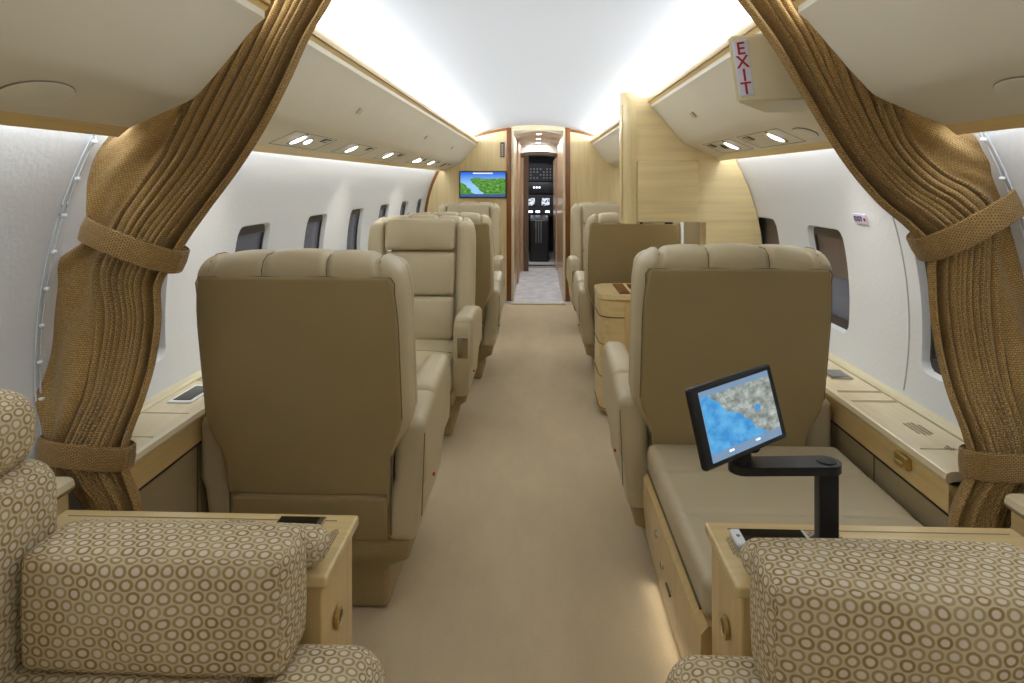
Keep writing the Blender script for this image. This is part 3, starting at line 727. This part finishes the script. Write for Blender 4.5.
def screen_quad(name, m, parent, w, h, y, M=None, x=0, z=0):
    b = B(); uvl = b.loops.layers.uv.verify()
    vs = [b.verts.new((x+sx*w/2, y, z+sz*h/2)) for sx, sz in ((-1, -1), (1, -1), (1, 1), (-1, 1))]
    vb = [b.verts.new((v.co.x, y+.0015, v.co.z)) for v in vs]
    f_ = b.faces.new(vs)
    for lp, uv in zip(f_.loops, ((0, 0), (1, 0), (1, 1), (0, 1))): lp[uvl].uv = uv
    b.faces.new(list(reversed(vb)))
    for i in range(4): b.faces.new((vs[i], vb[i], vb[(i+1) % 4], vs[(i+1) % 4]))
    return obj(name, b, m, parent, smooth=False)
sq = screen_quad('screen', map_mat(), t_, W_*.84, H_*.85, -.0045)
b = B()
for xx in (-.2, .12): box(b, W_*xx-.006, W_*xx+.006, -.0056, -.0046, -H_*.37, -H_*.37+.003)
obj('screen_buttons', b, emis('screen_white', (.9, .95, 1, 1), 1), sq)
# TV on the forward bulkhead
t_ = thing('wall_screen', 'flat screen with green and blue moving map on the left bulkhead', 'television', (-.540, 6.745, 1.232))
b = B(); rbox(b, (0, 0, 0), (.50, .025, .285), .006, 1); obj('bezel', b, black, t_)
def tv_mat():
    t = NT('moving_map'); tc = t.n('ShaderNodeTexCoord'); sp = t.n('ShaderNodeSeparateXYZ'); t.l(tc.outputs['UV'], sp.inputs[0])
    u, v = sp.outputs[0], sp.outputs[1]
    n1 = t.noise(tc.outputs['UV'], 4, 6, .6); n2 = t.noise(tc.outputs['UV'], 14, 5, .7)
    green = t.ramp(n2, [(.35, srgb(30, 90, 30)), (.55, srgb(88, 158, 58)), (.72, srgb(190, 190, 110))])
    sky = t.ramp(v, [(.5, srgb(150, 205, 250)), (.95, srgb(40, 110, 225))])
    # island from the middle to the right, a second one low on the left
    e = t.math('ADD', t.math('SUBTRACT', .74, v), t.math('MULTIPLY', t.math('SUBTRACT', n1, .5), .25))
    right = t.math('SUBTRACT', t.math('ADD', u, t.math('MULTIPLY', v, .5)), .56)
    l1 = t.math('GREATER_THAN', t.math('MINIMUM', e, t.math('ADD', right, t.math('MULTIPLY', t.math('SUBTRACT', n1, .5), .3))), 0)
    l2 = t.math('GREATER_THAN', t.math('SUBTRACT', t.math('SUBTRACT', .55, v), t.math('MULTIPLY', u, 1.5)), t.math('MULTIPLY', t.math('SUBTRACT', n1, .6), .6))
    m = t.mix(t.math('MAXIMUM', l1, l2), sky, green)
    m = t.mix(t.math('LESS_THAN', v, .12), m, srgb(60, 90, 140))
    m = t.mix(t.math('MULTIPLY', t.math('LESS_THAN', t.math('ABSOLUTE', t.math('SUBTRACT', v, .955)), .025), t.math('LESS_THAN', t.math('ABSOLUTE', t.math('SUBTRACT', u, .5)), .22)), m, srgb(240, 245, 250))
    t.setp((.02, .02, .02, 1), .2); t.l(m, t.b.inputs['Emission Color']); t.b.inputs['Emission Strength'].default_value = 1.0; return t.m
screen_quad('screen', tv_mat(), t_, .475, .262, -.0135)
t_ = thing('wall_plaque', 'small dark upright plaque beside the doorway above the wall screen', 'plaque', (-.335, 6.762, 1.60))
b = B(); rbox(b, (0, 0, 0), (.045, .01, .16), .003, 1); obj('plate', b, plain('dark_plaque', srgb(70, 56, 50), .4), t_)
b = B()
for k in range(7): box(b, -.010, .010, -.0062, -.005, -.066+k*.019, -.053+k*.019)
obj('lettering', b, plain('pale_letters', srgb(190, 180, 170), .5), t_)
# EXIT placard on the right wall
p_ = (wx(1.14)-.004, 2.235, 1.14)
t_ = thing('wall_placard', 'small white placard with purple EXIT lettering on the right wall', 'sign', p_, 0)
tl = math.atan2(-(1.14-ZC), wx(1.14))
Mp = Matrix.Rotation(-PI/2, 4, 'Z') @ Matrix.Rotation(-tl*1.0, 4, 'X')
b = B(); rbox(b, (0, 0, 0), (.085, .004, .036), .0015, 1, M=Mp); pl = obj('plate', b, plain('placard_white', srgb(214, 212, 232), .4), t_)
text('lettering', 'EXIT', .027, purple, Mp @ Matrix.Translation((-.008, -.0035, 0)) @ Matrix.Rotation(PI/2, 4, 'X'), pl)
b = B(); lathe(b, [(.006, .002), (.006, .004)], Mp @ M3((.033, 0, 0), rx=PI/2), 14); obj('dot', b, redm, pl)
# wall panel joints
for k, (sg, y) in enumerate(((1, 2.03),)):
    b = B(); tube(b, [(sg*(wx(z)-.001), y, z) for z in [lerp(.62, 1.42, i/16) for i in range(17)]], .0022, 5); struct(f'trim_{5+k}', b, plain('wall_joint', srgb(186, 188, 190), .6))

# ------------------------------------------------------------------ sofas with ring pattern fabric
def cush(bm, x0, x1, y0, y1, z0, z1, r, bx=.0, by=0., bz=0., dens=(10, 8, 8), M=None):
    cx, cy, cz_ = (x0+x1)/2, (y0+y1)/2, (z0+z1)/2; hx, hy, hz = (x1-x0)/2, (y1-y0)/2, (z1-z0)/2
    def f(q):
        a, b_, c = (q[0]-cx)/hx, (q[1]-cy)/hy, (q[2]-cz_)/hz
        ka, kb, kc = [math.cos(max(-1, min(1, t))*PI/2)**.7 for t in (a, b_, c)]
        w = .004*math.sin(q[0]*31+q[2]*17)+.003*math.sin(q[0]*57-q[2]*43)
        return (q[0]+a*bx*kb*kc, q[1]+b_*by*ka*kc+w*ka*kc*(1 if b_ < 0 else 0), q[2]+c*bz*ka*kb)
    rbox(bm, (cx, cy, cz_), (x1-x0, y1-y0, z1-z0), r, f=f, dens=dens, arc=4, M=M)
def sofa(sg, label, yend):
    t_ = thing('sofa', label, 'sofa')
    X = lambda a, b_: (min(sg*a, sg*b_), max(sg*a, sg*b_))
    for (a, c), (ya, yb) in (((.225, .425), (-.9, 1.09)), ((.43, .835), (-.9, 1.09))):
        x0, x1 = X(a, c); b = B(); cush(b, x0, x1, ya, yb, .33, .50, .06 if a < .3 else .03, bz=.01, dens=(8, 24, 4)); obj('seat_cushion', b, ringfab, t_)
    x0, x1 = X(.26, .86); b = B(); bbox(b, x0, x1, -.88, 1.06, .04, .33, .01); obj('base', b, maple_y, t_)
    x0, x1 = X(.802, .985); b = B(); cush(b, x0, x1, -.9, yend, .42, .795, .05, bx=.02, bz=.01, dens=(4, 20, 8)); obj('back_cushion', b, ringfab, t_)
    x0, x1 = X(.812, .985); b = B(); cush(b, x0, x1, -.9, yend-.03, 0.79, .925, .055, bx=.01, bz=.01, dens=(4, 20, 5)); obj('head_bolster', b, ringfab, t_)
    return t_
sofa(-1, 'left sofa in beige ring patterned fabric along the side wall', 1.10)
sofa(1, 'right sofa in beige ring patterned fabric along the side wall', .70)
def pillow(label, x0, x1, y0, y1, z0, z1, M=None, r=.020):
    b = B(); cush(b, x0, x1, y0, y1, z0, z1, r, bx=.008, by=.016, bz=.002, dens=(22, 6, 12), M=M); o = obj('throw_pillow', b, ringfab); tag(o, label, 'pillow'); return o
pillow('large rectangular ring patterned pillow standing on the left sofa', -.785, -.368, .962, 1.075, .503, .692)
pillow('large rectangular ring patterned pillow standing on the right sofa', .362, .86, .925, 1.045, .503, .694, M=M3((.36, 1.0, 0), rz=math.radians(-3)) @ M3((-.36, -1.0, 0)))
pillow('thin ring patterned pad lying on the left end cabinet behind the pillow', -.84, -.360, 1.10, 1.172, .584, .644, r=.026)
pillow('thin ring patterned pad lying on the right end cabinet behind the pillow', .385, .86, 1.085, 1.16, .584, .642, r=.026)

# ------------------------------------------------------------------ curtains
def cat(ps, t):
    n_ = len(ps)-1; s_ = t*n_; i = min(int(s_), n_-1); f = s_-i
    p0, p1, p2, p3 = ps[max(i-1, 0)], ps[i], ps[i+1], ps[min(i+2, n_)]
    return tuple(.5*(2*b_+(c-a)*f+(2*a-5*b_+4*c-d)*f*f+(3*b_-a-3*c+d)*f**3) for a, b_, c, d in zip(p0, p1, p2, p3))
def curtain(label, rows, ties, trans):
    YF = lambda py: lerp(1.532, 1.455, sm(330, 450, py)); NV, NU = 160, 320; NP = 8.5; t_ = thing('curtain', label, 'curtain')
    b = B(); uvl = b.loops.layers.uv.verify(); G = []; UV = []
    vlen = 0; prev = None
    for j in range(NV+1):
        t = j/NV; ox, oy, ix, iy, pin, pf = cat(rows, t)
        YC = YF((oy+iy)/2); A, Bp = AY(ox, oy, YC), AY(ix, iy, YC)
        row = []; uvr = []
        mid = (A+Bp)/2
        if prev is not None: vlen += (mid-prev).length
        prev = mid; ul = 0; last = None
        d = (Bp-A); wid = d.length
        for i in range(NU+1):
            u = i/NU
            # u < pf : loosely hanging cloth; the rest is gathered in pleats
            if u > pf:
                q = (u-pf)/(1-pf); HQ = .80   # pleats, then a flat hem fold along the free edge
                qq = min(q/HQ, 1); ph = NP*(qq+.035*math.sin(qq*7+t*3))+.2*math.sin(t*6+q*4)
                am = (.75+.4*math.sin(qq*13+2))*lerp(.015, .012, pin)
                s1 = math.sin(2*PI*ph); dy = math.copysign(abs(s1)**.75, s1)*am; dx = .30*math.cos(2*PI*ph)/NP*(1-pf)*HQ*.5*wid
                e_ = 1-sm(.76, .86, q); dy *= e_; dx *= e_
                dy += .030*sm(.78, .86, q)*(1-sm(.86, .93, q))-.018*sm(.88, .96, q)+.012*sm(.96, 1, q)
                dy *= sm(0, .04, q)*.9+.1; dx *= sm(0, .04, q)
                bulge = -.030*math.sin(q*PI)*pin
            else:
                q = u/pf; dy = (.016*math.sin(q*3.6+t*11)+.007*math.sin(q*7-t*19)+.003*math.sin(q*13+t*52))*(1-.4*pin)*sm(0, .1, q); dx = 0; bulge = 0
                dy *= 1-.6*sm(.85, 1, q)
            dy *= trans(t)
            p = A+d*u+d.normalized()*dx; p.y += dy+bulge
            row.append(b.verts.new(p))
            if last is not None: ul += (p-last).length
            last = p; uvr.append(ul)
            if u <= pf: upf = ul
        # keep the weave at a constant size but stable down the cloth
        G.append(row); UV.append([(q_-upf, vlen) for q_ in uvr])
    wmax = max(r_[-1][0] for r_ in UV)
    for j in range(NV):
        for i in range(NU):
            f_ = b.faces.new((G[j][i], G[j][i+1], G[j+1][i+1], G[j+1][i]))
            cs = ((j, i), (j, i+1), (j+1, i+1), (j+1, i))
            for lp, (jj, ii) in zip(f_.loops, cs): lp[uvl].uv = UV[jj][ii]
    cl = obj('drape', b, curt, t_)
    md = cl.modifiers.new('thickness', 'SOLIDIFY'); md.thickness = .003; md.offset = 0
    for k, (l_, r_, wpx, dep) in enumerate(ties):
        YC = YF((l_[1]+r_[1])/2); A, Bp = AY(*l_, YC), AY(*r_, YC); c0 = (A+Bp)/2; h = (Bp-A)/2; up = Vector((0, 1, 0)).cross(h).normalized(); w = wpx*YC/F/2
        if up.z < 0: up = -up
        b = B(); uvl = b.loops.layers.uv.verify(); N = 64; ring = []
        for i in range(N):
            a = 2*PI*i/N; ca, sa = math.cos(a), math.sin(a)
            base = c0+h*math.copysign(abs(ca)**.85, ca)+Vector((0, dep*math.copysign(abs(sa)**.8, sa), 0))
            sag = -.006*sa
            nrm = (h.normalized()*ca*.6+Vector((0, sa, 0))).normalized()
            ring.append([b.verts.new(base+up*(w*s_)+nrm*o_+Vector((0, 0, sag))) for s_, o_ in ((1, 0), (.9, .003), (0, .005), (-.9, .003), (-1, 0), (-.9, -.002), (.9, -.002))])
        for i in range(N):
            for m_ in range(7):
                j, m2 = (i+1) % N, (m_+1) % 7
                f_ = b.faces.new((ring[i][m_], ring[j][m_], ring[j][m2], ring[i][m2]))
                vv = (0, .004, .03, .056, .06, .064, .068, .07)
                for lp, (a_, c_) in zip(f_.loops, ((i, m_), (i+1, m_), (i+1, m_+1), (i, m_+1))): lp[uvl].uv = (a_/N*.42, vv[c_])
        tb = obj('tieback', b, band, t_)
        e_ = c0+h*(.96 if sum(l_) < 1000 else -.96)
        b = B(); rbox(b, (0, 0, 0), (.022, .016, w*1.7), .003, 1, M=Matrix.Translation(e_+Vector((0, -.012, 0))) @ Matrix.Rotation(-math.atan2(up.x, up.z)*-1, 4, 'Y')); obj('tie_end', b, band, tb)
    return t_
# rows: outer x,y  inner x,y  pinch  flat share
LROWS = [(235, -32, 345, -32, .2, .12), (222, 0, 333, 0, .2, .15), (200, 40, 311, 38, .2, .2), (168, 80, 291, 82, .25, .25), (128, 118, 267, 128, .3, .35),
         (100, 148, 241, 169, .35, .42), (88, 180, 212, 208, .6, .38), (88, 210, 192, 236, .9, .28), (91, 235, 176, 262, 1, .2), (56, 262, 163, 286, .7, .36), (33, 300, 163, 320, .3, .50),
         (29, 345, 157, 362, .25, .50), (33, 392, 146, 400, .35, .45), (41, 425, 134, 432, .7, .32), (46, 452, 129, 456, 1, .18), (60, 475, 135, 480, .8, .12), (84, 500, 143, 510, .5, .1), (95, 545, 146, 560, .4, .1)]
RROWS = [(885, -32, 716, -32, .2, .12), (893, 0, 736, 0, .2, .15), (912, 40, 766, 40, .2, .2), (930, 80, 791, 80, .25, .28), (955, 115, 821, 130, .3, .38),
         (975, 133, 846, 168, .4, .44), (996, 150, 876, 203, .6, .42), (1010, 170, 903, 226, .85, .32), (1012, 200, 924, 250, 1, .2), (1028, 232, 926, 275, .7, .3), (1045, 275, 928, 308, .3, .4),
         (1052, 330, 934, 350, .25, .42), (1052, 385, 945, 392, .35, .38), (1046, 430, 960, 432, .7, .26), (1036, 463, 967, 464, 1, .16), (1022, 488, 960, 488, .8, .12), (1010, 515, 950, 515, .5, .1), (1000, 560, 945, 560, .4, .1)]
tr = lambda t: 1
curtain('woven gold curtain tied back at the left wall', LROWS, [((89, 226), (181, 262), 25, .070), ((42, 446), (131, 457), 25, .044)], tr)
curtain('woven gold curtain tied back at the right wall', RROWS, [((918, 250), (1014, 196), 26, .070), ((964, 462), (1040, 463), 27, .044)], tr)
# curtain tracks on the side walls, with gliders
clear = (lambda t: (t.setp(srgb(205, 210, 216), .15, .5), t.m)[-1])(NT('pale_track'))
for sg, lab in ((-1, 'thin pale curtain track with white gliders curving down the left wall'), (1, 'thin pale curtain track with white gliders curving down the right wall')):
    t_ = thing('curtain_track', lab, 'curtain track'); zs = [lerp(.60, 1.40, i/30) for i in range(31)]
    for q, yy in ((-.004, 1.480), (-.004, 1.496)):
        b = B(); tube(b, [(sg*(wx(z)-.006), yy, z) for z in zs], .0022, 6); obj('track', b, clear, t_)
    for k in range(9):
        z = .66+k*.088
        b = B(); rbox(b, (0, 0, 0), (.012, .010, .008), .003, 1, M=M3((sg*(wx(z)-.013), 1.488, z))); obj('glider', b, white, t_)

# ------------------------------------------------------------------ camera
cam = bpy.data.cameras.new('camera'); co = bpy.data.objects.new('camera', cam); C.objects.link(co)
cam.sensor_width = 36; cam.lens = 36*F/1024; cam.shift_y = -(341.5-181)/1024; cam.clip_start = .02
co.location = (CX, 0, CH); co.rotation_euler = (PI/2, 0, TH); sc.camera = co

# ------------------------------------------------------------------ lights
def area(name, loc, d, sx, sy, power, col=(1, 1, 1), spread=PI):
    L = bpy.data.lights.new(name, 'AREA'); L.shape = 'RECTANGLE'; L.size = sx; L.size_y = sy; L.energy = power; L.color = col; L.spread = spread
    o = bpy.data.objects.new(name, L); C.objects.link(o); o.location = loc
    z = -Vector(d).normalized(); y = Vector((0, 1, 0)); y = (y-z*y.dot(z)).normalized(); x = y.cross(z)
    o.matrix_world = Matrix(((x.x, y.x, z.x, loc[0]), (x.y, y.y, z.y, loc[1]), (x.z, y.z, z.z, loc[2]), (0, 0, 0, 1)))
    return o
COOL = (.84, .91, 1.0)
for sg in (-1, 1):
    area('cove_light', (sg*.672, 4.15, 1.712), (-sg*1, 0, .22), .03, 5.1, 35, COOL)
    area('cove_light', (sg*.672, -.2, 1.712), (-sg*1, 0, .22), .03, 3.4, 14, COOL)
    area('wall_wash_light', (sg*.985, 2.38, 1.42), (sg*.35, 0, -1), .03, 8.7, 11.5, COOL)
WARM = (1, .93, .82)
for sg in (-1, 1):
    for y in (.3, 2.2, 3.7, 5.2):
        L = bpy.data.lights.new('reading_spot', 'SPOT'); L.energy = 5; L.spot_size = math.radians(95); L.spot_blend = .9; L.shadow_soft_size = .03; L.color = WARM
        o = bpy.data.objects.new('reading_spot', L); C.objects.link(o); o.location = (sg*.86, y, under(.86)-.02); o.rotation_euler = (0, -sg*math.radians(18), 0)
for y, e_ in ((7.2, 9), (8.2, 9), (9.2, 6)): area('vestibule_light', (.05, y, 1.78), (0, 0, -1), .3, .3, e_, COOL)
area('cockpit_light', (.05, 9.9, 1.6), (0, .4, -1), .3, .2, 5, COOL)
area('bench_accent_light', (.40, 1.68, .03), (-1, 0, -.25), .02, .7, .2, (1, .92, .75))
w = bpy.data.worlds.new('world'); sc.world = w; w.use_nodes = True
w.node_tree.nodes['Background'].inputs[0].default_value = (.20, .19, .22, 1); w.node_tree.nodes['Background'].inputs[1].default_value = .6
vs_ = sc.view_settings; vs_.view_transform = 'Standard'; vs_.look = 'None'; vs_.exposure = 0; vs_.gamma = 1; vs_.use_curve_mapping = False
sc.cycles.max_bounces = 12; sc.cycles.diffuse_bounces = 6; sc.cycles.use_denoising = True
sc.cycles.sample_clamp_indirect = 8
